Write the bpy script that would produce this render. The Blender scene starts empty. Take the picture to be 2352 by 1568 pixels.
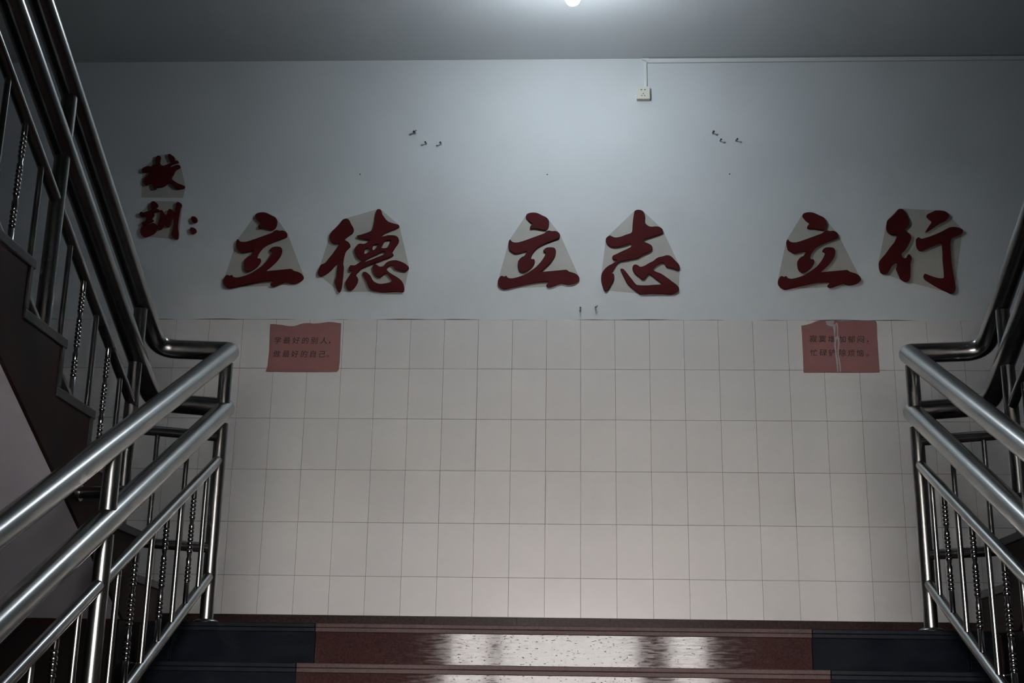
import bpy, bmesh, math, random
from mathutils import Vector, Matrix
random.seed(7)
SC = bpy.context.scene
COL = SC.collection

# ---------------------------------------------------------------- camera
FPX = 2975.4757
CAM = Vector((-0.0679916, 0.0, -0.3294295))
R3 = Matrix(((0.99902943, -0.00263948, -0.04396857),
             (0.04145827, -0.28086195, 0.95885232),
             (0.01487997, 0.95974455, 0.28047992)))      # columns: right, up, forward
cd = bpy.data.cameras.new('camera')
cd.sensor_width = 36.0
cd.sensor_fit = 'HORIZONTAL'
cd.lens = FPX / 2352 * 36
cd.clip_start = 0.05
co = bpy.data.objects.new('camera', cd)
COL.objects.link(co)
rt, up, fw = R3.col[0], R3.col[1], R3.col[2]
M = Matrix((rt, up, -fw)).transposed().to_4x4()
M.translation = CAM
co.matrix_world = M
SC.camera = co

# ---------------------------------------------------------------- light
wd = bpy.data.worlds.new('sky')
SC.world = wd
wd.use_nodes = True
bg = wd.node_tree.nodes['Background']
bg.inputs[0].default_value = (1.0, 0.92, 0.905, 1)
bg.inputs[1].default_value = 116.0
LAMP_POWER = 630.0
pl = bpy.data.lights.new('door_portal', 'AREA')
pl.shape = 'RECTANGLE'; pl.size = 2.3; pl.size_y = 1.25
pl.cycles.is_portal = True
po = bpy.data.objects.new('door_portal', pl)
po.location = (0.015, -1.84, 0.0)
po.rotation_euler = (math.radians(90), 0, 0)
COL.objects.link(po)
SC.view_settings.view_transform = 'Standard'
SC.view_settings.look = 'None'
SC.view_settings.exposure = 0.0
SC.view_settings.gamma = 1.0
SC.view_settings.use_curve_mapping = False
SC.cycles.max_bounces = 10
SC.cycles.diffuse_bounces = 6
SC.cycles.glossy_bounces = 5
SC.cycles.sample_clamp_indirect = 60.0

# ---------------------------------------------------------------- materials
def mat(name, col, rough=0.6, metal=0.0, var=0.0, scale=8.0, bump=0.0, bscale=60.0, spec=0.5,
        coat=0.0, rnd=0.0, stretch=None, col2=None, bdist=0.002):
    m = bpy.data.materials.new(name); m.use_nodes = True
    nt = m.node_tree; N = nt.nodes; L = nt.links
    b = N['Principled BSDF']
    b.inputs['Base Color'].default_value = (*col, 1)
    b.inputs['Roughness'].default_value = rough
    b.inputs['Metallic'].default_value = metal
    b.inputs['Specular IOR Level'].default_value = spec
    b.inputs['Coat Weight'].default_value = coat
    tc = N.new('ShaderNodeTexCoord')
    src = tc.outputs['Object']
    if stretch:
        mp = N.new('ShaderNodeMapping'); mp.inputs['Scale'].default_value = stretch
        L.new(src, mp.inputs[0]); src = mp.outputs[0]
    out = None
    if var or col2:
        no = N.new('ShaderNodeTexNoise'); no.inputs['Scale'].default_value = scale
        no.inputs['Detail'].default_value = 6; L.new(src, no.inputs['Vector'])
        mx = N.new('ShaderNodeMix'); mx.data_type = 'RGBA'
        c2 = col2 if col2 else tuple(c * (1 - var) for c in col)
        mx.inputs[6].default_value = (*col, 1); mx.inputs[7].default_value = (*c2, 1)
        mr = N.new('ShaderNodeMapRange'); mr.inputs[1].default_value = 0.35; mr.inputs[2].default_value = 0.65
        L.new(no.outputs['Fac'], mr.inputs[0]); L.new(mr.outputs[0], mx.inputs[0])
        out = mx.outputs[2]
    if rnd:
        oi = N.new('ShaderNodeObjectInfo'); hs = N.new('ShaderNodeHueSaturation')
        mr2 = N.new('ShaderNodeMapRange'); mr2.inputs[3].default_value = 1 - rnd; mr2.inputs[4].default_value = 1 + rnd
        L.new(oi.outputs['Random'], mr2.inputs[0]); L.new(mr2.outputs[0], hs.inputs['Value'])
        if out: L.new(out, hs.inputs['Color'])
        else: hs.inputs['Color'].default_value = (*col, 1)
        out = hs.outputs[0]
    if out: L.new(out, b.inputs['Base Color'])
    if bump:
        nb = N.new('ShaderNodeTexNoise'); nb.inputs['Scale'].default_value = bscale; nb.inputs['Detail'].default_value = 4
        L.new(src, nb.inputs['Vector'])
        bp = N.new('ShaderNodeBump'); bp.inputs['Strength'].default_value = bump; bp.inputs['Distance'].default_value = bdist
        L.new(nb.outputs['Fac'], bp.inputs['Height']); L.new(bp.outputs[0], b.inputs['Normal'])
    return m

m_paint = mat('wall_paint', (0.625, 0.65, 0.65), 0.75, var=0.05, scale=2.5, bump=0.25, bscale=25, bdist=0.003)
m_ceil = mat('ceiling_paint', (0.62, 0.64, 0.645), 0.85, var=0.05, scale=1.5, bump=0.2, bscale=12, bdist=0.003)
m_tile = mat('glazed_tile', (0.68, 0.66, 0.645), 0.2, var=0.03, scale=3, rnd=0.02, spec=0.09, coat=0.5)
m_tile.node_tree.nodes['Principled BSDF'].inputs['Coat Roughness'].default_value = 0.06
m_grout = mat('tile_grout', (0.17, 0.125, 0.105), 0.9, var=0.4, scale=6)
m_skirt = mat('brown_stone', (0.050, 0.031, 0.029), 0.35, spec=0.06, var=0.45, scale=70, rnd=0.12)
m_hall = mat('hall_paint', (0.20, 0.20, 0.20), 0.8)
m_hallfloor = mat('hall_floor_stone', (0.16, 0.14, 0.14), 0.3, var=0.2, scale=20)
m_dado = mat('dark_brown_paint', (0.010, 0.007, 0.006), 0.5, spec=0.2, var=0.25, scale=5)
m_dadoline = mat('red_brown_line', (0.020, 0.006, 0.006), 0.6, spec=0.1)
m_soffit = mat('soffit_paint', (0.36, 0.345, 0.385), 0.75, var=0.06, scale=4, bump=0.2, bscale=14, bdist=0.003)
m_stringer = mat('stringer_paint', (0.030, 0.0125, 0.0115), 0.6, var=0.35, scale=3, col2=(0.014, 0.009, 0.009), spec=0.08)
m_blue = mat('blue_black_stone', (0.006, 0.0075, 0.011), 0.13, spec=0.05, var=0.3, scale=9, bump=0.15, bscale=90,
             stretch=(1, 1, 3))
m_edge = mat('grey_stone_edge', (0.032, 0.029, 0.033), 0.45, spec=0.25, var=0.25, scale=40)
m_red_letter = mat('red_letter_face', (0.078, 0.0068, 0.0075), 0.7, var=0.12, scale=9, rnd=0.05, spec=0.15)
m_film = mat('yellowed_film', (0.42, 0.41, 0.365), 0.6, var=0.10, scale=9)
m_pink = mat('pink_paper', (0.32, 0.142, 0.142), 0.6, var=0.15, scale=7, col2=(0.28, 0.14, 0.12), spec=0.2)
m_ink = mat('faded_ink', (0.022, 0.012, 0.014), 0.7)
m_tear = mat('torn_paper_white', (0.40, 0.35, 0.345), 0.8)
m_plastic = mat('ivory_plastic', (0.66, 0.64, 0.54), 0.45)
m_trunk = mat('white_trunking', (0.68, 0.70, 0.68), 0.5)
m_dark = mat('dark_hole', (0.02, 0.02, 0.02), 0.8)
m_screw = mat('dull_screw_metal', (0.12, 0.12, 0.125), 0.5, metal=0.7)
m_doorframe = mat('door_frame_metal', (0.10, 0.10, 0.11), 0.4, metal=0.5)
m_ground = mat('outdoor_paving', (0.78, 0.74, 0.72), 0.8, var=0.2, scale=2)

def red_granite():
    m = mat('red_granite', (0.034, 0.016, 0.015), 0.12, var=0.4, scale=160, spec=0.085)
    nt = m.node_tree; N = nt.nodes; L = nt.links; b = N['Principled BSDF']
    tc = N.new('ShaderNodeTexCoord'); mp = N.new('ShaderNodeMapping')
    mp.inputs['Scale'].default_value = (14, 14, 110); L.new(tc.outputs['Object'], mp.inputs[0])
    n1 = N.new('ShaderNodeTexNoise'); n1.inputs['Scale'].default_value = 1.4; n1.inputs['Detail'].default_value = 5
    L.new(mp.outputs[0], n1.inputs['Vector'])
    rr = N.new('ShaderNodeMapRange'); rr.inputs[1].default_value = 0.35; rr.inputs[2].default_value = 0.7
    rr.inputs[3].default_value = 0.045; rr.inputs[4].default_value = 0.13
    L.new(n1.outputs['Fac'], rr.inputs[0]); L.new(rr.outputs[0], b.inputs['Roughness'])
    mp2 = N.new('ShaderNodeMapping'); mp2.inputs['Scale'].default_value = (45, 45, 130); L.new(tc.outputs['Object'], mp2.inputs[0])
    n2 = N.new('ShaderNodeTexNoise'); n2.inputs['Scale'].default_value = 1.6; n2.inputs['Detail'].default_value = 2
    L.new(mp2.outputs[0], n2.inputs['Vector'])
    pr = N.new('ShaderNodeMapRange'); pr.inputs[1].default_value = 0.66; pr.inputs[2].default_value = 0.72
    L.new(n2.outputs['Fac'], pr.inputs[0])
    inv = N.new('ShaderNodeMath'); inv.operation = 'SUBTRACT'; inv.inputs[0].default_value = 1.0
    L.new(pr.outputs[0], inv.inputs[1])
    bp = N.new('ShaderNodeBump'); bp.inputs['Strength'].default_value = 0.35; bp.inputs['Distance'].default_value = 0.0008
    L.new(inv.outputs[0], bp.inputs['Height']); L.new(bp.outputs[0], b.inputs['Normal'])
    return m
m_red = red_granite()

m_rednose = mat('honed_red_granite', (0.060, 0.035, 0.033), 0.5, var=0.4, scale=160, spec=0.12)
m_bluenose = mat('honed_blue_black_stone', (0.006, 0.0075, 0.011), 0.4, var=0.3, scale=30, spec=0.07)
def steel(name, rough, tint=(0.55, 0.55, 0.54)):
    m = mat(name, tint, rough, metal=1.0)
    nt = m.node_tree; N = nt.nodes; L = nt.links; b = N['Principled BSDF']
    tc = N.new('ShaderNodeTexCoord'); n = N.new('ShaderNodeTexNoise'); n.inputs['Scale'].default_value = 6
    n.inputs['Detail'].default_value = 5; L.new(tc.outputs['Object'], n.inputs['Vector'])
    r = N.new('ShaderNodeMapRange'); r.inputs[3].default_value = rough * 0.9; r.inputs[4].default_value = rough * 1.12
    L.new(n.outputs['Fac'], r.inputs[0]); L.new(r.outputs[0], b.inputs['Roughness'])
    return m
m_steel = steel('brushed_stainless', 0.26, (0.29, 0.29, 0.285))
m_polish = steel('polished_stainless', 0.17, (0.36, 0.36, 0.36))

m_lamp = bpy.data.materials.new('lamp_diffuser'); m_lamp.use_nodes = True
_n = m_lamp.node_tree.nodes; _b = _n['Principled BSDF']
_b.inputs['Base Color'].default_value = (0.8, 0.8, 0.8, 1)
_b.inputs['Emission Color'].default_value = (0.83, 0.915, 1.0, 1)
_b.inputs['Emission Strength'].default_value = LAMP_POWER
m_glass = bpy.data.materials.new('door_glass'); m_glass.use_nodes = True
_n = m_glass.node_tree.nodes; _l = m_glass.node_tree.links
_n.remove(_n['Principled BSDF'])
_t = _n.new('ShaderNodeBsdfTransparent'); _t.inputs[0].default_value = (0.93, 0.95, 0.94, 1)
_g = _n.new('ShaderNodeBsdfGlossy'); _g.inputs['Roughness'].default_value = 0.02
_m = _n.new('ShaderNodeMixShader'); _m.inputs[0].default_value = 0.07
_l.new(_t.outputs[0], _m.inputs[1]); _l.new(_g.outputs[0], _m.inputs[2])
_l.new(_m.outputs[0], _n['Material Output'].inputs[0])

# ---------------------------------------------------------------- helpers
def link(name, me, parent=None, m=None):
    if m and not me.materials: me.materials.append(m)
    o = bpy.data.objects.new(name, me); COL.objects.link(o)
    if parent: o.parent = parent
    return o
def bm_obj(name, bm, m, parent=None, smooth=False):
    me = bpy.data.meshes.new(name)
    bmesh.ops.recalc_face_normals(bm, faces=bm.faces)
    if smooth:
        for f in bm.faces: f.smooth = True
        for e in bm.edges:
            if len(e.link_faces) == 2 and e.calc_face_angle(0) > math.radians(40): e.smooth = False
    bm.to_mesh(me); bm.free()
    return link(name, me, parent, m)
def add_box(bm, x0, x1, y0, y1, z0, z1):
    c = [(x, y, z) for z in (z0, z1) for y in (y0, y1) for x in (x0, x1)]
    v = [bm.verts.new(p) for p in c]
    for f in ((0, 1, 3, 2), (4, 6, 7, 5), (0, 4, 5, 1), (2, 3, 7, 6), (0, 2, 6, 4), (1, 5, 7, 3)):
        bm.faces.new([v[i] for i in f])
    return v
def box(name, x0, x1, y0, y1, z0, z1, m, parent=None, bev=0.0, seg=1):
    bm = bmesh.new(); add_box(bm, x0, x1, y0, y1, z0, z1)
    if bev: bmesh.ops.bevel(bm, geom=bm.edges[:], offset=bev, segments=seg, affect='EDGES', profile=0.5)
    return bm_obj(name, bm, m, parent)
def tag(o, label=None, cat=None, group=None, kind=None):
    if label: o['label'] = label
    if cat: o['category'] = cat
    if group: o['group'] = group
    if kind: o['kind'] = kind
    return o
def struct(o): o['kind'] = 'structure'; return o
def thing(name, loc, label, cat, group=None):
    o = bpy.data.objects.new(name, None); COL.objects.link(o); o.location = loc
    o.empty_display_size = 0.1
    return tag(o, label, cat, group)
def place(o, root):
    """parent o (built in world coordinates) to the Empty root"""
    o.parent = root; o.matrix_parent_inverse = Matrix.Translation(root.location).inverted()
    return o
def ring_frame(t, prev_n=None):
    t = t.normalized()
    if prev_n is None:
        a = Vector((1, 0, 0)) if abs(t.x) < 0.7 else Vector((0, 0, 1))
        n = (a - t * a.dot(t)).normalized()
    else: n = (prev_n - t * prev_n.dot(t)).normalized()
    return n, t.cross(n)
def add_tube(bm, pts, r, seg=20, caps=True):
    pts = [Vector(p) for p in pts]; rings = []; n = None
    for i, p in enumerate(pts):
        if i == 0: t = pts[1] - p
        elif i == len(pts) - 1: t = p - pts[-2]
        else: t = (p - pts[i - 1]).normalized() + (pts[i + 1] - p).normalized()
        n, b = ring_frame(t, n)
        rr = r[i] if isinstance(r, (list, tuple)) else r
        k = 1.0
        if 0 < i < len(pts) - 1: k = 1.0
        rings.append([bm.verts.new(p + (n * math.cos(a) + b * math.sin(a)) * rr * k)
                      for a in (2 * math.pi * j / seg for j in range(seg))])
    for a, b2 in zip(rings, rings[1:]):
        for j in range(seg):
            bm.faces.new((a[j], a[(j + 1) % seg], b2[(j + 1) % seg], b2[j]))
    if caps: bm.faces.new(rings[0][::-1]); bm.faces.new(rings[-1])
def fillet(pts, rads, n=8):
    pts = [Vector(p) for p in pts]; out = [pts[0]]
    for i in range(1, len(pts) - 1):
        a = (pts[i - 1] - pts[i]).normalized(); b = (pts[i + 1] - pts[i]).normalized()
        ang = a.angle(b); d = rads[i - 1] / math.tan(ang / 2)
        p0 = pts[i] + a * d; p1 = pts[i] + b * d
        for k in range(n + 1):
            t = k / n
            out.append(p0 * (1 - t) ** 2 + pts[i] * 2 * t * (1 - t) + p1 * t * t)
    out.append(pts[-1]); return out
def tube(name, pts, r, m, parent=None, seg=24):
    bm = bmesh.new(); add_tube(bm, pts, r, seg)
    return bm_obj(name, bm, m, parent, smooth=True)
def at(u, v, Y):
    """point of the plane y=Y seen at pixel (u,v) of the 2352x1568 photograph"""
    d = R3 @ Vector(((u - 1176) / FPX, -(v - 784) / FPX, 1.0))
    return CAM + d * ((Y - CAM.y) / d.y)

D = 7.2694          # wall plane
XL, XR = -4.05, 3.90
HC = 3.632          # ceiling
FL = -1.9942        # hall floor (13 risers below the landing)
RH, TR = 0.1534, 0.30
Y0 = 4.784          # nosing line of the landing
SXL, SXR = -1.63, 1.465      # sides of the return flights
RXL, RXR = -1.41, 1.245      # railings of the middle flight
QXL, QXR = -1.70, 1.535      # railings of the return flights

# ---------------------------------------------------------------- room shell
wb = struct(box('wall_back', XL, XR, D + 0.0025, D + 0.24, -0.15, HC + 0.02, m_grout))
bm = bmesh.new()                                     # plaster above the tiles with a wavy lower lip
n = 160; row = []
for i in range(n + 1):
    x = XL + (XR - XL) * i / n
    zz = 1.931 + 0.002 * math.sin(x * 5.1) + 0.0018 * math.sin(x * 17.3 + 1) + random.uniform(-0.001, 0.001)
    row.append((x, zz))
front = [[bm.verts.new((x, D - 0.0008, z)), bm.verts.new((x, D + 0.0, z + 0.03)), bm.verts.new((x, D + 0.0, HC + 0.01))] for x, z in row]
back = [bm.verts.new((x, D + 0.0026, z)) for x, z in row]
for i in range(n):
    a, b = front[i], front[i + 1]
    bm.faces.new((a[0], b[0], b[1], a[1])); bm.faces.new((a[1], b[1], b[2], a[2]))
    bm.faces.new((back[i], back[i + 1], b[0], a[0]))
o = bm_obj('plaster', bm, m_paint, wb)
# tiles
TD = 0.007
def tile_mesh(w, h):
    bm = bmesh.new(); add_box(bm, -w / 2, w / 2, 0, TD, -h / 2, h / 2)
    es = [e for e in bm.edges if all(abs(v.co.y) < 1e-6 for v in e.verts)]
    bmesh.ops.bevel(bm, geom=es, offset=0.0014, segments=2, affect='EDGES', profile=0.6)
    bmesh.ops.recalc_face_normals(bm, faces=bm.faces)
    me = bpy.data.meshes.new('tile'); bm.to_mesh(me); bm.free(); me.materials.append(m_tile); return me
ZB = 0.214
t_full = tile_mesh(0.1985, 0.2982); hb = 1.93 - 1.5 - ZB; t_part = tile_mesh(0.1985, hb - 0.0016)
c0 = int(math.floor(XL / 0.2)) + 1; c1 = int(math.floor(XR / 0.2))
for r in range(6):
    for c in range(c0, c1):
        me = t_full if r < 5 else t_part
        o = bpy.data.objects.new('tile', me); COL.objects.link(o); o.parent = wb
        zc = 1.93 - 0.3 * r - 0.15 if r < 5 else ZB + hb / 2
        o.location = (0.2 * c + 0.1, D + random.uniform(-0.0004, 0.0004), zc)
        o.rotation_euler = (random.gauss(0, 0.0012), 0, random.gauss(0, 0.0012))
# brown skirting stones
bb = struct(box('baseboard_back', XL, XR, D - 0.001, D + 0.0024, 0.0, ZB, m_dark))
x = 0.0 - 0.51 * 8 + 0.16
while x < XR:
    a, b = max(x, XL), min(x + 0.51, XR)
    if b - a > 0.02:
        o = box('skirting_stone', a + 0.0004, b - 0.0004, D - 0.012, D - 0.001, 0.001, ZB - 0.001 + random.uniform(-0.001, 0.001), m_skirt, bb, bev=0.0004)
    x += 0.51

struct(box('ceiling', XL, XR, -1.86, D + 0.25, HC, HC + 0.2, m_ceil))
struct(box('wall_left', XL - 0.2, XL, -1.86, D + 0.25, FL, HC + 0.1, m_hall))
struct(box('wall_right', XR, XR + 0.2, -1.86, D + 0.25, FL, HC + 0.1, m_hall))
struct(box('floor', XL, XR, -1.86, 4.83, FL - 0.2, FL, m_hallfloor))
ld = struct(box('landing', XL, XR, 4.81, D + 0.006, -0.15, -0.001, m_red))
# wall closing the space below the landing, with its painted line
uw = struct(box('wall_under_landing', XL, SXL - 0.013, 4.58, 4.815, FL, -0.0105, m_dado))
box('painted_line', XL, SXL - 0.013, 4.576, 4.580, -0.030, -0.011, m_dadoline, uw)
uw = struct(box('wall_under_landing', SXR + 0.013, XR, 4.58, 4.815, FL, -0.0105, m_dado))
box('painted_line', SXR + 0.013, XR, 4.576, 4.580, -0.030, -0.011, m_dadoline, uw)
struct(box('wall_under_landing', SXL - 0.0129, SXR + 0.0129, 4.815, 4.93, FL, -0.1505, m_dado))
# upper floor slab over the hall
struct(box('floor_upper', XL, XR, -1.86, 1.42, 1.74, 1.994, m_hall))
bm = bmesh.new()                                # unseen partition added to trim the door light at top and sides
add_box(bm, XL, -0.87, 0.80, 1.10, FL, 1.74); add_box(bm, 0.90, XR, 0.80, 1.10, FL, 1.74); add_box(bm, -0.87, 0.90, 0.80, 1.10, 0.56, 1.74)
struct(bm_obj('wall_light_baffle', bm, m_hall))
# front wall with the entrance
DX0, DX1, DZ1 = -1.12, 1.15, 0.60
FY = -1.62
bm = bmesh.new()
add_box(bm, XL, DX0, FY - 0.24, FY, FL, 1.75); add_box(bm, DX1, XR, FY - 0.24, FY, FL, 1.75)
add_box(bm, DX0, DX1, FY - 0.24, FY, DZ1, 1.75); add_box(bm, XL, XR, FY - 0.24, FY, 1.99, HC)
struct(bm_obj('wall_front', bm, m_hall))
door = bpy.data.objects.new('door_1', None); COL.objects.link(door); door.location = (0.0, FY - 0.12, FL); struct(door)
for a_, b_ in ((DX0, DX0 + 0.05), (-0.73, -0.65), (0.53, 0.78), (DX1 - 0.05, DX1)):
    place(box('door_post', a_, b_, FY - 0.16, FY - 0.08, FL + 0.001, DZ1 - 0.001, m_doorframe), door)
bays = ((DX0 + 0.05, -0.73), (-0.65, 0.53), (0.78, DX1 - 0.05))
for a_, b_ in bays:
    place(box('light_block_panel', a_ + 0.001, b_ - 0.001, FY - 0.135, FY - 0.105, FL + 0.01, -0.60, m_doorframe), door)  # solid infill added to hold back daylight from the lower opening
    for z in (FL + 0.06, -0.60, DZ1 - 0.04):
        place(box('door_rail', a_ + 0.001, b_ - 0.001, FY - 0.145, FY - 0.095, z - 0.035, z + 0.035, m_doorframe), door)
    place(box('pane', a_, b_, FY - 0.123, FY - 0.117, -0.58, DZ1 - 0.05, m_glass), door)
struct(box('floor_outside', -30, 30, -50, FY - 0.24, FL - 0.25, FL - 0.05, m_ground))

# ---------------------------------------------------------------- middle flight
cs = thing('staircase', (-0.08, 3.0, FL), 'middle flight of polished red granite steps with blue-black stone ends', 'staircase')
CXL, CXR = -1.52, 1.355
NST = 13
bm = bmesh.new()                                # rough core of the flight
prof = [(Y0 + 0.03, -0.045)]
for k in range(1, NST):
    y = Y0 - TR * (k - 1); prof += [(y + 0.025, -RH * k - 0.032), (y + 0.025 - TR, -RH * k - 0.032)]
prof += [(Y0 + 0.025 - TR * (NST - 1), FL + 0.001), (Y0 - 0.05, FL + 0.001)]
prof = [(Y0 + 0.025, -0.032)] + prof[1:]
prof[-1] = (4.809, FL + 0.001); prof[0] = (4.809, -0.033)
va = [bm.verts.new((CXL + 0.01, y, z)) for y, z in prof]; vb = [bm.verts.new((CXR - 0.01, y, z)) for y, z in prof]
bm.faces.new(va); bm.faces.new(vb[::-1])
for i in range(len(va)):
    j = (i + 1) % len(va); bm.faces.new((va[i], va[j], vb[j], vb[i]))
place(bm_obj('flight_core', bm, m_dado), cs)
for k in range(NST):
    y = Y0 - TR * k; z = -RH * k
    depth = TR + 0.02 if k else 0.33
    for x0, x1, m, mn in ((CXL, -0.990, m_blue, m_bluenose), (-0.988, 0.804, m_red, m_rednose), (0.806, CXR, m_blue, m_bluenose)):
        place(box('tread_stone', x0, x1, y, y + depth, z - 0.0155, z, mn, bev=0.0025, seg=2), cs)
        place(box('nosing_strip', x0, x1, y + 0.0025, y + 0.04, z - 0.031, z - 0.0160, mn, bev=0.002, seg=2), cs)
        zb = z - RH if k < NST - 1 else FL
        place(box('riser_stone', x0, x1, y + 0.018, y + 0.0245, zb + 0.0008, z - 0.0305, m, bev=0.0006), cs)
# landing edge beyond the middle flight
for x0, x1 in ((SXL, CXL - 0.002), (CXR + 0.002, SXR)):
    lb = struct(box('trim_1', x0, x1, 4.79, 4.809, -0.15, 0.0, m_blue))

# ---------------------------------------------------------------- return flights
RR, RT, RY0 = 0.157, 0.295, 4.97
def return_flight(side):
    xi = SXL if side < 0 else SXR
    xo = XL + 0.002 if side < 0 else XR - 0.002
    lab = ('left return flight with dark brown stringer, grey step edges and pale sloping soffit' if side < 0 else
           'right return flight, dark, climbing behind the right railing')
    t = thing('return_staircase', ((xi + xo) / 2, 3.2, 0), lab, 'staircase', 'return flights on both sides of the landing')
    N = 12
    # body prism: stepped top, sloping soffit
    top = []
    for n_ in range(1, N + 1):
        y = RY0 - RT * (n_ - 1)
        top += [(y - 0.018, RR * (n_ - 1)), (y - 0.018, RR * n_ - 0.03)]
    yend = RY0 - RT * (N - 1) - RT
    top.append((yend, RR * N - 0.03))
    sof = lambda y: 0.135 - 0.512 * (y - 4.30)
    bot = [(yend, sof(yend)), (4.58, sof(4.58)), (RY0 - 0.018, sof(4.58))]
    prof = top + bot
    prof[0] = (RY0 - 0.018, 0.001)
    def prism(xa, xb, name, m):
        bm = bmesh.new()
        va = [bm.verts.new((xa, y, z)) for y, z in prof]; vb = [bm.verts.new((xb, y, z)) for y, z in prof]
        bm.faces.new(va); bm.faces.new(vb[::-1])
        for i in range(len(va)):
            j = (i + 1) % len(va); bm.faces.new((va[i], va[j], vb[j], vb[i]))
        return place(bm_obj(name, bm, m), t)
    s = -side
    prism(xi - s * 0.012, xo, 'flight_body', m_soffit)
    prism(xi, xi - s * 0.0118, 'stringer_face', m_stringer)
    a, b = sorted((xi + s * 0.006, xo))
    for n_ in range(1, N + 1):
        y = RY0 - RT * (n_ - 1); z = RR * n_
        place(box('tread_stone', a, b, y - RT - 0.018, y + 0.018, z - 0.03, z, m_edge, bev=0.003, seg=2), t)
        place(box('riser_stone', a, b, y - 0.0178, y + 0.002, z - RR + 0.0005, z - 0.0302, m_edge, bev=0.001), t)
    return t
return_flight(-1); return_flight(1)

# ---------------------------------------------------------------- railings
S = 0.5135
def cz(z0, y): return z0 - S * (4.85 - y)
def qz(z0, y): return z0 + 0.515 * (4.85 - y)
BL = 0.44
def lathe(bm, prof, seg=14):
    rings = [[bm.verts.new((r * math.cos(2 * math.pi * j / seg), r * math.sin(2 * math.pi * j / seg), z)) for j in range(seg)] for z, r in prof]
    for a, b in zip(rings, rings[1:]):
        for j in range(seg): bm.faces.new((a[j], a[(j + 1) % seg], b[(j + 1) % seg], b[j]))
    bm.faces.new(rings[0][::-1]); bm.faces.new(rings[-1])
def mesh_of(bm, name, m):
    bmesh.ops.recalc_face_normals(bm, faces=bm.faces)
    for f in bm.faces: f.smooth = True
    for e in bm.edges:
        if len(e.link_faces) == 2 and e.calc_face_angle(0) > math.radians(60): e.smooth = False
    me = bpy.data.meshes.new(name); bm.to_mesh(me); bm.free(); me.materials.append(m); return me
bm = bmesh.new(); lathe(bm, [(0, .0095), (BL, .0095)]); me_plain = mesh_of(bm, 'baluster', m_steel)
def beads(z, n, p, out):
    for i in range(n):
        for t in (0.02, 0.2, 0.5, 0.8, 0.98):
            out.append((z - p * (i + t), 0.0070 + 0.0038 * math.sin(math.pi * t) ** 0.7))
    return z - p * n
pf = [(BL, .0095), (BL - .052, .0095)]
z = beads(BL - .054, 5, .0146, pf); pf += [(z - .001, .009), (z - .014, .0065), (z - .020, .0095), (z - .033, .0095)]
z = beads(z - .035, 6, .0143, pf); pf += [(z - .001, .009), (z - .012, .0068), (z - .020, .0100), (z - .042, .0085)]
z = beads(z - .044, 4, .0143, pf); pf += [(z - .001, .0095), (0, .0095)]
bm = bmesh.new(); lathe(bm, pf[::-1], 16); me_bead = mesh_of(bm, 'beaded_baluster', m_polish)
bm = bmesh.new(); lathe(bm, [(0, .048), (.004, .048), (.010, .040), (.014, .027)], 24); me_flange = mesh_of(bm, 'flange', m_steel)

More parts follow.
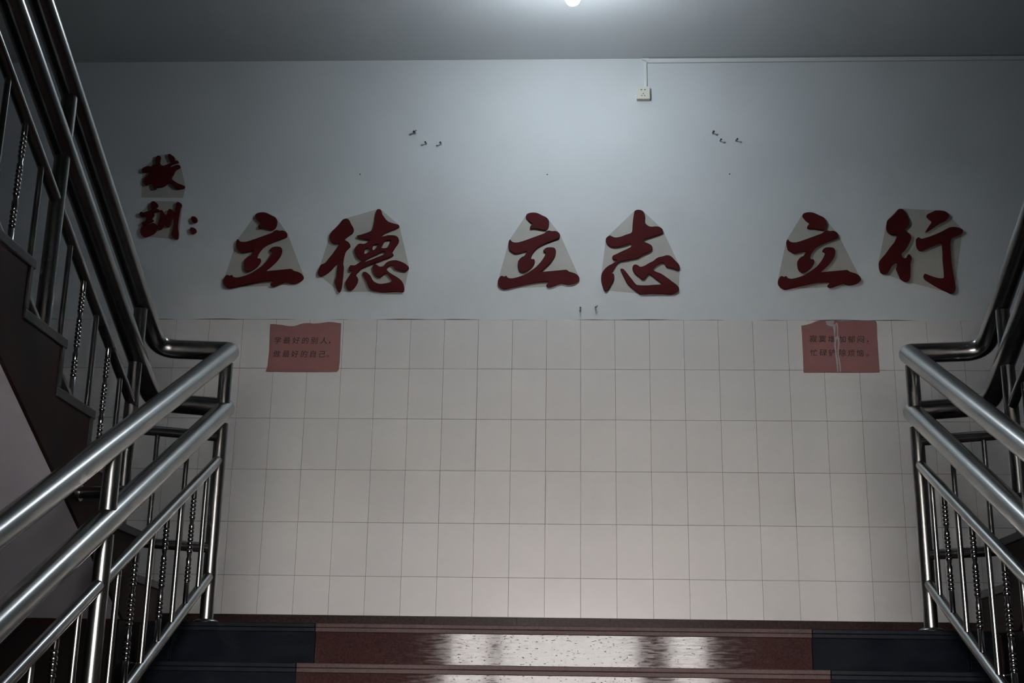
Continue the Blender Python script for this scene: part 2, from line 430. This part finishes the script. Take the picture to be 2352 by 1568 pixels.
def railing(side):
    cx, qx, sx = (RXL, QXL, SXL) if side < 0 else (RXR, QXR, SXR)
    s = 1 if side < 0 else -1
    t = thing('stair_railing', (cx, 4.85, 0.0),
              'left stainless steel stair railing with beaded balusters, bending round onto the left return flight' if side < 0 else
              'right stainless steel stair railing with beaded balusters, bending round onto the right return flight',
              'railing', 'stainless stair railings')
    P = lambda o: place(o, t)
    yb, yt = 1.25, 1.35
    # two thick handrails
    P(tube('handrail', fillet([(cx, yb, cz(1.018, yb)), (cx, 4.895, 1.058), (qx, 4.885, 1.066), (qx, yt, qz(1.068, yt))], [0.022, 0.085], 10), 0.038, m_steel, seg=32))
    P(tube('lower_handrail', fillet([(cx, yb, cz(0.775, yb)), (cx, 4.895, 0.828), (qx, 4.885, 0.85), (qx, yt, qz(0.855, yt))], [0.022, 0.085], 10), 0.038, m_steel, seg=32))
    posts = [4.85 - 1.14 * i for i in range(4)]
    for z0, nm in ((0.615, 'mid_rail'), (0.175, 'bottom_rail')):
        for ya, ybb in zip(posts, posts[1:]):
            P(tube(nm, [(cx, ybb + 0.018, cz(z0, ybb + 0.018)), (cx, ya - 0.018, cz(z0, ya - 0.018))], 0.019, m_steel, seg=18))
    for i, y in enumerate(posts):
        k = 0 if i == 0 else int(math.ceil((Y0 - y) / TR - 1e-6))
        zb = -RH * k
        if i and (Y0 - TR * (k - 1)) < y: zb = -RH * (k - 1)
        P(tube('post', [(cx, y, zb), (cx, y, cz(0.775, y) - 0.02)], 0.0255, m_steel, seg=24))
        P(tube('post', [(cx, y, cz(0.775, y) + 0.02), (cx, y, cz(1.018, y) - 0.02)], 0.0255, m_steel, seg=24))
        f = bpy.data.objects.new('flange', me_flange); COL.objects.link(f); f.location = (cx, y, zb); P(f)
        if i < 3:
            for j in range(1, 8):
                yy = y - 0.1425 * j
                o = bpy.data.objects.new('baluster' if j % 2 else 'beaded_baluster', me_plain if j % 2 else me_bead)
                COL.objects.link(o); o.location = (cx, yy, cz(0.175, yy)); P(o)
    # return flight
    qp = [4.645, 3.775, 2.615, 1.455]
    for i, y in enumerate(qp):
        n_ = int(math.floor((RY0 + 0.018 - y) / RT)) + 1
        zb = RR * n_
        P(tube('post', [(qx, y, zb), (qx, y, qz(0.855, y) - 0.02)], 0.0255, m_steel, seg=24))
        P(tube('post', [(qx, y, qz(0.855, y) + 0.02), (qx, y, qz(1.068, y) - 0.02)], 0.0255, m_steel, seg=24))
        f = bpy.data.objects.new('flange', me_flange); COL.objects.link(f); f.location = (qx, y, zb); P(f)
        if i < 3:
            nb = 5 if i == 0 else 7
            d = (y - qp[i + 1]) / (nb + 1)
            for j in range(1, nb + 1):
                yy = y - d * j
                o = bpy.data.objects.new('baluster' if j % 2 else 'beaded_baluster', me_plain if j % 2 else me_bead)
                COL.objects.link(o); o.location = (qx, yy, qz(0.238, yy)); P(o)
    for z0, nm in ((0.678, 'mid_rail'), (0.238, 'bottom_rail')):
        for ya, ybb in zip(qp, qp[1:]):
            P(tube(nm, [(qx, ybb + 0.018, qz(z0, ybb + 0.018)), (qx, ya - 0.018, qz(z0, ya - 0.018))], 0.019, m_steel, seg=18))
    # short level panel between the corner post and the first return post
    A = Vector((cx, 4.85, 0)); B = Vector((qx, 4.66, 0)); u = (B - A).normalized()
    za = ((0.702, 0.692), (0.276, 0.276))
    for (z1, z2), nm in zip(za, ('mid_rail', 'bottom_rail')):
        P(tube(nm, [A + u * 0.02 + Vector((0, 0, z1)), B - u * 0.005 + Vector((0, 0, z2))], 0.019, m_steel, seg=18))
    for f_ in (0.36, 0.70):
        p = A.lerp(B, f_)
        P(tube('baluster', [p + Vector((0, 0, 0.28)), p + Vector((0, 0, 0.695))], 0.0095, m_steel, seg=14))
    # brace to the stringer
    P(tube('wall_brace', [(sx + s * 0.004, 4.03, 0.345), (cx - s * 0.02, 4.03, 0.350)], 0.019, m_steel, seg=18))
    P(tube('brace_flange', [(sx + s * 0.002, 4.03, 0.345), (sx + s * 0.012, 4.03, 0.345)], 0.028, m_steel, seg=20))
    return t
railing(-1); railing(1)

# ---------------------------------------------------------------- raised characters
LI = [[(615,150),(640,122),(690,105),(760,101),(820,112),(900,150),(975,185),(1010,220),(1028,270),(1022,340),(1000,385),(965,415),(930,412),(850,398),(780,385),(700,388),(683,375),(690,345),(725,298),(680,260),(635,210),(615,175)],
 [(302,620),(318,592),(335,592),(365,625),(420,638),(490,632),(600,598),(700,562),(850,508),(945,470),(985,435),(1030,423),(1080,434),(1140,430),(1195,455),(1222,490),(1222,530),(1200,560),(1100,598),(1000,635),(880,690),(810,735),(750,805),(715,865),(703,920),(720,938),(755,938),(770,965),(765,1010),(720,1080),(650,1135),(590,1165),(545,1172),(500,1150),(475,1105),(468,1040),(475,970),(530,905),(580,880),(605,845),(630,797),(560,805),(430,832),(370,805),(320,770),(308,730),(300,670)],
 [(105,1370),(112,1310),(145,1255),(180,1238),(215,1252),(258,1240),(285,1272),(340,1285),(400,1278),(500,1250),(580,1218),(680,1160),(790,1080),(880,985),(935,905),(970,825),(935,805),(928,775),(990,728),(1100,728),(1140,755),(1150,800),(1140,860),(1100,940),(1030,1025),(950,1100),(880,1165),(1000,1158),(1200,1140),(1340,1130),(1385,1160),(1480,1188),(1540,1225),(1575,1280),(1560,1325),(1500,1368),(1420,1392),(1340,1395),(1260,1370),(1180,1390),(1100,1425),(1020,1443),(980,1425),(980,1400),(1018,1350),(940,1343),(800,1355),(640,1385),(440,1428),(260,1472),(190,1465),(135,1430)]]
DE = [[(270,570),(278,520),(310,460),(370,405),(440,335),(490,265),(540,238),(590,245),(620,275),(640,320),(680,390),(688,440),(665,490),(600,535),(538,585),(545,605),(600,640),(630,690),(622,725),(560,790),(535,850),(515,940),(508,1020),(518,1060),(510,1180),(500,1300),(480,1430),(455,1490),(435,1495),(405,1465),(380,1390),(365,1330),(370,1285),(390,1240),(400,1140),(410,1015),(375,1035),(310,1110),(240,1170),(160,1210),(120,1220),(85,1205),(72,1165),(90,1100),(125,1030),(200,995),(260,925),(330,840),(400,745),(445,660),(400,668),(340,660),(295,625)],
 [(1075,120),(1090,85),(1115,72),(1145,80),(1168,110),(1180,160),(1210,205),(1250,260),(1300,295),(1380,320),(1440,335),(1467,355),(1465,380),(1440,398),(1340,435),(1220,490),(1160,545),(1200,540),(1290,520),(1390,525),(1440,548),(1465,600),(1450,660),(1400,730),(1365,790),(1350,815),(1372,855),(1340,885),(1230,925),(1100,975),(1000,1015),(900,1055),(820,1100),(770,1150),(733,1190),(735,1220),(760,1255),(763,1300),(740,1360),(690,1430),(650,1460),(610,1455),(570,1420),(548,1365),(555,1310),(590,1255),(630,1195),(665,1133),(625,1130),(602,1100),(610,1065),(640,1035),(700,1038),(760,1005),(820,962),(770,920),(730,870),(705,800),(708,745),(760,680),(800,665),(870,668),(920,640),(968,600),(880,590),(800,575),(760,560),(745,530),(800,515),(880,490),(960,460),(1010,425),(1030,370),(1045,300),(1055,220)],
 [(842,1170),(860,1150),(900,1152),(940,1180),(980,1220),(1010,1280),(1050,1325),(1130,1352),(1200,1350),(1280,1335),(1340,1315),(1345,1290),(1310,1235),(1265,1185),(1235,1178),(1200,1200),(1160,1232),(1115,1238),(1070,1220),(1030,1165),(1015,1110),(1010,1060),(1035,1022),(1070,1018),(1110,1045),(1150,1060),(1200,1045),(1250,990),(1320,958),(1400,948),(1460,960),(1540,990),(1600,1030),(1635,1075),(1620,1110),(1580,1132),(1500,1122),(1420,1108),(1385,1085),(1360,1045),(1320,1038),(1275,1065),(1255,1100),(1280,1140),(1350,1190),(1450,1250),(1520,1315),(1550,1390),(1555,1460),(1530,1493),(1440,1490),(1300,1493),(1180,1497),(1080,1478),(990,1450),(940,1400),(910,1320),(870,1240)]]
DE_HOLES = {1: [[(875,835),(870,800),(890,755),(930,740),(950,765),(960,800),(930,815),(900,835)],
 [(1015,770),(1010,720),(1040,685),(1112,668),(1090,715),(1060,755),(1030,773)],
 [(1165,738),(1180,690),(1215,630),(1250,608),(1325,603),(1315,650),(1290,700),(1250,738)],
 [(862,975),(920,930),(1000,890),(1080,855),(1160,810),(1200,803),(1235,820),(1225,845),(1150,875),(1060,910),(960,950),(900,970)]]}
ZHI = [[(648,130),(665,98),(710,85),(760,90),(800,112),(825,160),(828,220),(825,290),(860,340),(930,375),(1030,368),(1090,385),(1130,415),(1143,445),(1135,480),(1050,515),(930,555),(830,590),(800,625),(860,650),(930,685),(962,730),(950,775),(890,815),(800,855),(710,912),(640,922),(540,945),(420,965),(365,995),(330,1045),(295,1105),(258,1170),(300,1190),(303,1260),(270,1330),(225,1410),(185,1465),(155,1473),(130,1455),(100,1380),(82,1300),(82,1220),(100,1160),(150,1090),(220,1035),(280,1005),(350,945),(290,935),(270,905),(285,870),(340,845),(430,800),(540,750),(588,720),(598,690),(585,668),(510,685),(400,715),(310,722),(240,710),(185,665),(160,610),(168,570),(200,540),(235,527),(275,545),(330,560),(420,545),(510,510),(580,488),(612,450),(620,340),(630,230)],
 [(412,1110),(430,1095),(460,1100),(510,1150),(560,1215),(620,1290),(670,1355),(710,1375),(850,1380),(1000,1370),(1118,1360),(1080,1310),(1010,1260),(950,1210),(905,1185),(870,1205),(840,1250),(800,1272),(770,1262),(730,1225),(670,1180),(630,1130),(618,1075),(635,1035),(670,1022),(710,1035),(755,1062),(820,1045),(900,1000),(970,965),(1050,905),(1130,885),(1200,865),(1250,868),(1300,900),(1360,965),(1410,1015),(1432,1070),(1420,1105),(1385,1113),(1330,1090),(1250,1075),(1190,1055),(1155,995),(1100,1000),(1030,1040),(985,1085),(968,1115),(1020,1145),(1110,1180),(1200,1240),(1300,1315),(1390,1385),(1418,1440),(1400,1480),(1300,1530),(1150,1525),(950,1522),(770,1530),(725,1510),(650,1450),(540,1350),(500,1290),(460,1210)]]
XING = [[(200,330),(215,265),(270,215),(340,145),(390,85),(430,68),(480,80),(520,130),(560,200),(585,280),(575,340),(540,380),(508,405),(520,440),(580,485),(615,530),(620,580),(595,640),(560,710),(510,780),(460,830),(460,880),(500,912),(540,905),(560,860),(590,848),(620,885),(628,930),(610,1000),(610,1100),(605,1240),(585,1295),(540,1318),(500,1310),(440,1270),(410,1210),(375,1130),(362,1090),(378,1040),(375,990),(340,1005),(290,1050),(250,1120),(205,1168),(155,1183),(105,1165),(78,1110),(68,1040),(72,975),(110,920),(180,840),(250,740),(330,640),(370,550),(380,505),(330,510),(260,500),(210,450),(195,390)],
 [(885,185),(910,155),(970,130),(1040,98),(1150,100),(1210,115),(1270,165),(1265,210),(1220,260),(1140,300),(1060,350),(960,420),(880,465),(870,455),(920,370),(970,300),(960,270),(905,225)],
 [(705,600),(715,575),(750,555),(790,580),(870,565),(1000,520),(1150,455),(1270,390),(1370,380),(1460,400),(1510,435),(1500,480),(1420,520),(1340,555),(1300,600),(1290,700),(1300,850),(1310,980),(1330,1120),(1355,1250),(1380,1390),(1378,1470),(1340,1510),(1290,1515),(1220,1480),(1090,1420),(960,1345),(860,1280),(835,1230),(845,1190),(875,1185),(950,1215),(1060,1250),(1150,1258),(1185,1235),(1180,1100),(1165,950),(1160,800),(1140,645),(1080,665),(950,720),(830,780),(780,790),(740,765),(710,700)]]
XIAO = [[(95,700),(110,650),(170,610),(260,575),(330,560),(400,575),(540,520),(585,480),(585,400),(590,290),(620,210),(680,185),(740,205),(770,260),(750,340),(740,440),(790,530),(870,550),(960,520),(1100,460),(1260,375),(1340,365),(1400,400),(1395,440),(1300,470),(1180,510),(1115,570),(1060,650),(1130,610),(1260,545),(1380,520),(1450,545),(1475,600),(1420,650),(1310,710),(1260,790),(1220,880),(1165,960),(1180,1040),(1280,1120),(1400,1190),(1500,1230),(1600,1265),(1640,1320),(1600,1360),(1450,1380),(1330,1375),(1240,1300),(1150,1200),(1080,1160),(1000,1200),(930,1260),(800,1320),(680,1310),(620,1330),(600,1390),(550,1395),(500,1340),(460,1180),(380,1180),(310,1230),(230,1245),(175,1170),(165,1080),(190,990),(280,910),(340,830),(390,760),(300,770),(180,795),(110,770)],
 [(1030,170),(1085,125),(1160,170),(1250,240),(1275,330),(1220,370),(1120,400),(1080,320)]]
XUN = [[(560,130),(640,105),(750,170),(800,250),(760,320),(620,390),(550,360),(545,250)],
 [(115,580),(150,510),(200,485),(260,515),(400,470),(560,420),(740,375),(800,390),(855,430),(830,470),(720,500),(640,540),(670,600),(600,700),(580,740),(640,800),(540,865),(400,920),(280,975),(220,940),(210,870),(330,820),(380,740),(350,660),(320,630),(210,655),(150,620)],
 [(160,1180),(200,1030),(340,970),(480,930),(610,885),(690,910),(750,970),(740,1060),(720,1180),(640,1270),(480,1350),(330,1390),(230,1350),(170,1270)],
 [(870,450),(920,420),(970,460),(1030,560),(1100,610),(1150,450),(1210,380),(1310,420),(1370,500),(1340,640),(1290,780),(1250,920),(1210,1010),(1150,1030),(1080,970),(1020,930),(980,1020),(920,1100),(840,1130),(780,1080),(790,930),(840,760),(870,600)],
 [(1450,180),(1510,130),(1600,170),(1650,240),(1620,330),(1590,450),(1560,600),(1530,800),(1510,1000),(1520,1160),(1540,1280),(1520,1430),(1470,1475),(1370,1420),(1300,1340),(1300,1230),(1340,1110),(1370,900),(1380,700),(1410,450),(1440,300)]]
COLON = [[(1990,700),(2020,655),(2110,655),(2180,700),(2215,780),(2190,850),(2110,885),(2040,850),(2000,780)],
 [(1945,1120),(1975,1050),(2050,1055),(2140,1090),(2180,1170),(2150,1240),(2040,1285),(1980,1230)]]

def smooth_loop(p, n=3):
    out = []; L = len(p)
    for i in range(L):
        a, b, c, d = p[i - 1], p[i], p[(i + 1) % L], p[(i + 2) % L]
        for k in range(n):
            t = k / n; t2 = t * t; t3 = t2 * t
            out.append(tuple(0.5 * ((2 * b[j]) + (c[j] - a[j]) * t + (2 * a[j] - 5 * b[j] + 4 * c[j] - d[j]) * t2 + (3 * b[j] - a[j] - 3 * c[j] + d[j]) * t3) for j in (0, 1)))
    return out
def flat_extrude(name, loops, th, m, bevel=0.0):
    """loops: list of closed 2-D loops (x,z) in metres; the plate faces -y, front at y=-th"""
    cu = bpy.data.curves.new(name, 'CURVE'); cu.dimensions = '2D'; cu.fill_mode = 'BOTH'
    cu.extrude = th / 2 - bevel; cu.bevel_depth = bevel; cu.bevel_resolution = 0; cu.offset = -bevel
    for lp in loops:
        sp = cu.splines.new('POLY'); sp.points.add(len(lp) - 1)
        for q, (x, z) in zip(sp.points, lp): q.co = (x, z, 0, 1)
        sp.use_cyclic_u = True
    tmp = bpy.data.objects.new('tmp', cu); COL.objects.link(tmp)
    me = bpy.data.meshes.new_from_object(tmp)
    bpy.data.objects.remove(tmp); bpy.data.curves.remove(cu)
    me.transform(Matrix(((1, 0, 0, 0), (0, 0, -1, -th / 2), (0, 1, 0, 0), (0, 0, 0, 1))))
    me.name = name
    if not me.materials: me.materials.append(m)
    return me
def hull(pts):
    pts = sorted(set(pts))
    def half(ps):
        o = []
        for p in ps:
            while len(o) > 1 and (o[-1][0] - o[-2][0]) * (p[1] - o[-2][1]) - (o[-1][1] - o[-2][1]) * (p[0] - o[-2][0]) <= 0: o.pop()
            o.append(p)
        return o
    a, b = half(pts), half(pts[::-1]); return a[:-1] + b[:-1]
TH, GAP = 0.0115, 0.0018
def to_wall(loop, off, s):
    # a raised face stands TH+GAP in front of the wall
    out = []
    for x, y in loop:
        p = at(off[0] + x / s, off[1] + y / s, D - TH - GAP); out.append((p.x, p.z))
    return out
def character(loops, off, s, label, holes=None, film=True, extra=None, name='raised_character', group='raised red characters on the back wall', shift=None):
    W = [to_wall(l, off, s) for l in loops]
    H = {k: [to_wall(l, off, s) for l in v] for k, v in (holes or {}).items()}
    allp = [p for l in W for p in l]
    if extra: allp_f = allp + to_wall(extra, off, s)
    else: allp_f = allp
    cx = (min(p[0] for p in allp) + max(p[0] for p in allp)) / 2; cz_ = min(p[1] for p in allp)
    loc = Vector((cx, D - GAP, cz_))
    if shift: loc = loc + Vector((shift[0], 0, shift[1]))
    t = thing(name, loc, label, 'letter', group)
    for i, l in enumerate(W):
        ls = [[(x - cx, z - cz_) for x, z in smooth_loop(l)]]
        for h in H.get(i, []): ls.append([(x - cx, z - cz_) for x, z in smooth_loop(h)])
        me = flat_extrude('stroke', ls, TH, m_red_letter, 0.0008)
        o = link('stroke', me, t)
    if film:
        hp = [(x - cx, z - cz_) for x, z in hull(allp_f)]
        # film lies on the wall, seen a little lower than the raised face
        me = flat_extrude('backing_film', [hp], 0.0004, m_film)
        o = link('backing_film', me, t); o.location = (0, GAP - 0.0004, 0.006)
    return t, (cx, cz_)
offL, sL = (1130, 475), 7.838
character(LI, offL, sL, 'large raised dark red character, middle one of the three identical three-stroke ones')
def px_shift(a, b):
    p, q = at(*a, D - TH - GAP), at(*b, D - TH - GAP); return Vector((q.x - p.x, q.z - p.z))
s1 = (px_shift((1209.2, 491.8), (586.1, 491.8)) + px_shift((1143, 650), (512, 648)) + px_shift((1331.2, 639.8), (698, 636.7))) / 3
s2 = (px_shift((1209.2, 491.8), (1843.5, 493.5)) + px_shift((1143, 650), (1787, 650)) + px_shift((1331.2, 639.8), (1978.6, 638.8))) / 3
character(LI, offL, sL, 'large raised dark red character, leftmost of the three identical three-stroke ones', shift=s1)
character(LI, offL, sL, 'large raised dark red character, rightmost of the three identical three-stroke ones', shift=s2)
character(DE, (720, 470), 7.465, 'large raised dark red character with small eye-like openings, above right of the left notice', holes=DE_HOLES)
character(ZHI, (1370, 470), 7.467, 'large raised dark red character with cross on top and hooked stroke below, below the socket')
character(XING, (2010, 470), 7.467, 'large raised dark red character at the far right end of the row')
character(XIAO, (320, 345), 15.68, 'small raised dark red character at the far left, upper of the two small ones', extra=[(60, 1700), (1560, 1700), (1620, 1300)])
character(XUN, (312, 455), 15.68, 'small raised dark red character at the far left, lower one beside the colon')
tC, _ = character(COLON, (312, 455), 15.68, 'dark red raised colon of two round dots beside the lower small character', film=False, name='raised_colon')

# ---------------------------------------------------------------- notices
def text_mesh(chars, cents, size, m, squash=1.0):
    """chars placed one by one at (x,z) centres"""
    bm = bmesh.new()
    for ch, (x, z) in zip(chars, cents):
        cu = bpy.data.curves.new('t', 'FONT'); cu.body = ch; cu.size = size; cu.align_x = 'CENTER'
        cu.offset = 0.0001; cu.shear = 0.08; cu.resolution_u = 3
        tmp = bpy.data.objects.new('t', cu); COL.objects.link(tmp)
        me = bpy.data.meshes.new_from_object(tmp)
        bpy.data.objects.remove(tmp); bpy.data.curves.remove(cu)
        me.transform(Matrix(((1, 0, 0, x), (0, 0, -1, 0), (0, squash, 0, z - size * 0.38 * squash), (0, 0, 0, 1))))
        bm.from_mesh(me); bpy.data.meshes.remove(me)
    me = bpy.data.meshes.new('lettering'); bm.to_mesh(me); bm.free(); me.materials.append(m); return me
def notice(outline, off, s, lines, label, tears=()):
    W = [(at(off[0] + x / s, off[1] + y / s, D - 0.002)) for x, y in outline]
    W = [(p.x, p.z) for p in W]
    cx = sum(p[0] for p in W) / len(W); z0 = min(p[1] for p in W)
    t = thing('paper_notice', (cx, D - 0.0012, z0), label, 'notice', 'pink paper notices stuck on the top row of tiles')
    me = flat_extrude('paper', [[(x - cx, z - z0) for x, z in W]], 0.0012, m_pink); link('paper', me, t)
    for txt, xs, y in lines:
        c = [at(off[0] + x / s, off[1] + (y[0] + (y[1] - y[0]) * i / len(xs)) / s, D - 0.002) for i, x in enumerate(xs)]
        o = link('lettering', text_mesh(txt, [(p.x - cx, p.z - z0) for p in c], 0.044, m_ink), t); o.location = (0, -0.0017, 0)
    for tr in tears:
        q = [at(off[0] + x / s, off[1] + y / s, D - 0.002) for x, y in tr]
        me = flat_extrude('torn_strip', [[(p.x - cx, p.z - z0) for p in q]], 0.0008, m_tear); o = link('torn_strip', me, t); o.location = (0, -0.0019, 0)
    return t
notice([(215, 255), (300, 250), (400, 262), (500, 270), (580, 288), (680, 300), (780, 298), (860, 280), (930, 252), (1040, 230), (1150, 225), (1250, 238), (1380, 232), (1500, 215), (1600, 200), (1700, 200), (1800, 215), (1920, 232), (1900, 800), (1885, 1160), (1862, 1345), (1820, 1395), (1200, 1398), (600, 1396), (110, 1392), (150, 1250), (190, 900), (205, 500)],
       (600, 720), 10.455,
       [('学最好的别人，', [392, 612, 835, 1055, 1275, 1500, 1690], (640, 650)), ('做最好的自己。', [370, 590, 805, 1025, 1240, 1455, 1655], (965, 975))],
       'left pink paper notice with two lines of writing and a ragged top edge')
tears = [[(690, 185), (870, 165), (893, 165), (885, 260), (935, 250), (930, 380), (920, 560), (960, 545), (1010, 545), (1028, 600), (1022, 760), (1003, 900), (1020, 1050), (1050, 1200), (1068, 1395), (1035, 1397), (1018, 1250), (995, 1060), (978, 920), (992, 720), (982, 610), (955, 620), (938, 700), (938, 800), (955, 950), (985, 1120), (1003, 1400), (972, 1402), (950, 1200), (918, 930), (898, 760), (900, 620), (893, 500), (885, 400), (862, 310), (780, 300), (720, 270)],
         [(930, 225), (975, 222), (990, 300), (992, 540), (965, 540), (962, 380), (955, 290)]]
notice([(110, 290), (220, 272), (350, 235), (450, 190), (560, 168), (700, 165), (890, 165), (1100, 178), (1400, 168), (1880, 168), (1915, 205), (1930, 600), (1960, 1000), (1990, 1412), (1400, 1414), (800, 1410), (165, 1412), (150, 1000), (130, 600)],
       (1830, 720), 10.452,
       [('寂寞增加郁闷，', [390, 612, 835, 1090, 1310, 1530, 1745], (605, 625)), ('忙碌铲除烦恼。', [405, 630, 845, 1090, 1305, 1520, 1745], (935, 950))],
       'right pink paper notice torn down the middle by pale strips', tears)

# ---------------------------------------------------------------- socket and cable trunking
p0, p1 = at(1462, 199, D - 0.034), at(1493, 226.5, D - 0.034)
sx0, sx1, sz0, sz1 = p0.x, p1.x, p1.z, p0.z
cxs = (sx0 + sx1) / 2
t = thing('wall_socket', (cxs, D, sz0), 'small ivory socket box on the wall below the cable trunking', 'socket')
place(box('back_box', sx0 + 0.001, sx1 - 0.001, D - 0.026, D, sz0 + 0.001, sz1 - 0.001, m_plastic, bev=0.002), t)
place(box('faceplate', sx0, sx1, D - 0.034, D - 0.026, sz0, sz1, m_plastic, bev=0.0025, seg=2), t)
for dx, dz, w_, h_, rot in ((-0.011, 0.020, 0.009, 0.0045, 0), (0.011, 0.020, 0.009, 0.0045, 0), (0, -0.006, 0.004, 0.008, 0), (-0.009, -0.020, 0.0035, 0.009, 0.6), (0.009, -0.020, 0.0035, 0.009, -0.6)):
    bm = bmesh.new(); add_box(bm, -w_ / 2, w_ / 2, -0.0006, 0.0006, -h_ / 2, h_ / 2)
    o = bm_obj('socket_slot', bm, m_dark); o.location = (cxs + dx, D - 0.0342, (sz0 + sz1) / 2 + dz); o.rotation_euler = (0, rot, 0); place(o, t)
t = thing('cable_trunking', (0.40, D, sz1), 'white plastic cable trunking under the ceiling with a drop to the socket', 'cable trunking')
place(box('vertical_run', 0.388, 0.409, D - 0.012, D, sz1 + 0.002, 3.598, m_trunk, bev=0.0015), t)
bm = bmesh.new()
x0, x1 = 0.412, XR - 0.002
v = add_box(bm, x0, x1, D - 0.014, D, 0, 0.024)
for q in v: q.co.z += 3.598 + (0.006) * (q.co.x - x0) / (x1 - x0)
place(bm_obj('horizontal_run', bm, m_trunk), t)
bm = bmesh.new()
pts = [(0.380, 3.626), (0.422, 3.626), (0.428, 3.612), (0.418, 3.600), (0.409, 3.603), (0.405, 3.611), (0.392, 3.616), (0.380, 3.620)]
va = [bm.verts.new((x, D - 0.017, z)) for x, z in pts]; vb = [bm.verts.new((x, D - 0.001, z)) for x, z in pts]
bm.faces.new(va); bm.faces.new(vb[::-1])
for i in range(len(va)):
    j = (i + 1) % len(va); bm.faces.new((va[i], va[j], vb[j], vb[i]))
o = place(bm_obj('corner_piece', bm, m_trunk), t); o['label'] = 'broken corner piece'

# ---------------------------------------------------------------- screws and plug holes left in the wall
def screw(u, v, label, ang=0.0, big=1.0, hook=False):
    big *= 1.35
    p = at(u, v, D)
    t = thing('wall_screw', (p.x, D, p.z), label, 'screw', 'screws left in the back wall')
    bm = bmesh.new(); lathe(bm, [(0, .0055 * big), (.004, .0055 * big), (.0045, .0035 * big)], 12)
    o = bm_obj('wall_plug', bm, m_trunk, None, True); o.rotation_euler = (math.radians(90), 0, 0); o.location = (p.x, D, p.z); place(o, t)
    d = Vector((math.sin(ang) * 0.35, -1, -0.12)).normalized()
    a = Vector((p.x, D - 0.002, p.z))
    pts = [a, a + d * 0.030]
    if hook: pts += [a + d * 0.024 + Vector((0.004, 0, 0.004)), a + d * 0.020 + Vector((0.010, 0, 0.012))]
    place(tube('screw_shank', pts, 0.0022 * big, m_screw, seg=8), t)
    e = pts[1]
    place(tube('screw_head', [e - d * 0.001, e + d * 0.0025], 0.0045 * big, m_screw, seg=10), t)
screw(955, 306, 'screw with a bent hook, upper one of the left group of three', -0.9, 1.2, True)
screw(980, 330, 'small screw, lower left one of the left group of three', -0.5)
screw(1014, 331, 'round-headed screw, lower right one of the left group of three', -0.4, 1.1)
screw(1636, 306, 'screw, upper left one of the right group of three', 0.5, 1.2)
screw(1653, 324, 'tiny screw, middle one of the right group of three', 0.5)
screw(1689, 323, 'thin slanting screw, rightmost of the right group of three', 0.9)
screw(1333, 709, 'short screw just above the tiles, left one of the close pair', 0.0)
screw(1368, 708, 'short hooked screw just above the tiles, right one of the close pair', 0.0, 1.0, True)
for (u, v, lab) in ((1257, 400.5, 'small dark plug hole at the wall centre above the middle character'), (1676, 399.5, 'small dark plug hole below the right group of three screws'), (827, 400, 'faint small plug hole above the second large character from the left')):
    p = at(u, v, D)
    bm = bmesh.new(); lathe(bm, [(0, .004), (.0012, .0035)], 10)
    o = bm_obj('plug_hole', bm, m_dark); o.rotation_euler = (math.radians(90), 0, 0); o.location = (p.x, D, p.z)
    tag(o, lab, 'plug hole', 'old plug holes in the back wall')

# ---------------------------------------------------------------- ceiling lamp
LX, LY, LZ, LR = -0.053, 6.04, 3.318, 0.040
t = thing('pendant_lamp', (LX, LY, HC), 'bright bare round bulb hanging on a short cord below the ceiling, at the top edge', 'lamp')
bm = bmesh.new(); lathe(bm, [(0, .045), (-.012, .045), (-.022, .030), (-.026, .006)], 24)
o = bm_obj('ceiling_rose', bm, m_trunk, None, True); o.location = (LX, LY, HC); place(o, t)
place(tube('cord', [(LX, LY, HC - 0.02), (LX, LY, LZ + 0.095)], 0.003, m_trunk, seg=8), t)
bm = bmesh.new(); lathe(bm, [(0.10, .008), (.094, .016), (.085, .0175), (.045, .0175), (.038, .0155)], 20)
o = bm_obj('lamp_holder', bm, m_trunk, None, True); o.location = (LX, LY, LZ); place(o, t)
bm = bmesh.new()
pf = [(.037, .0145)] + [(LR * math.cos(a), LR * math.sin(a) + 1e-4) for a in [0.45 + (math.pi - 0.45) * i / 14 for i in range(15)]]
lathe(bm, pf, 24)
o = bm_obj('bulb', bm, m_lamp, None, True); o.location = (LX, LY, LZ); place(o, t)
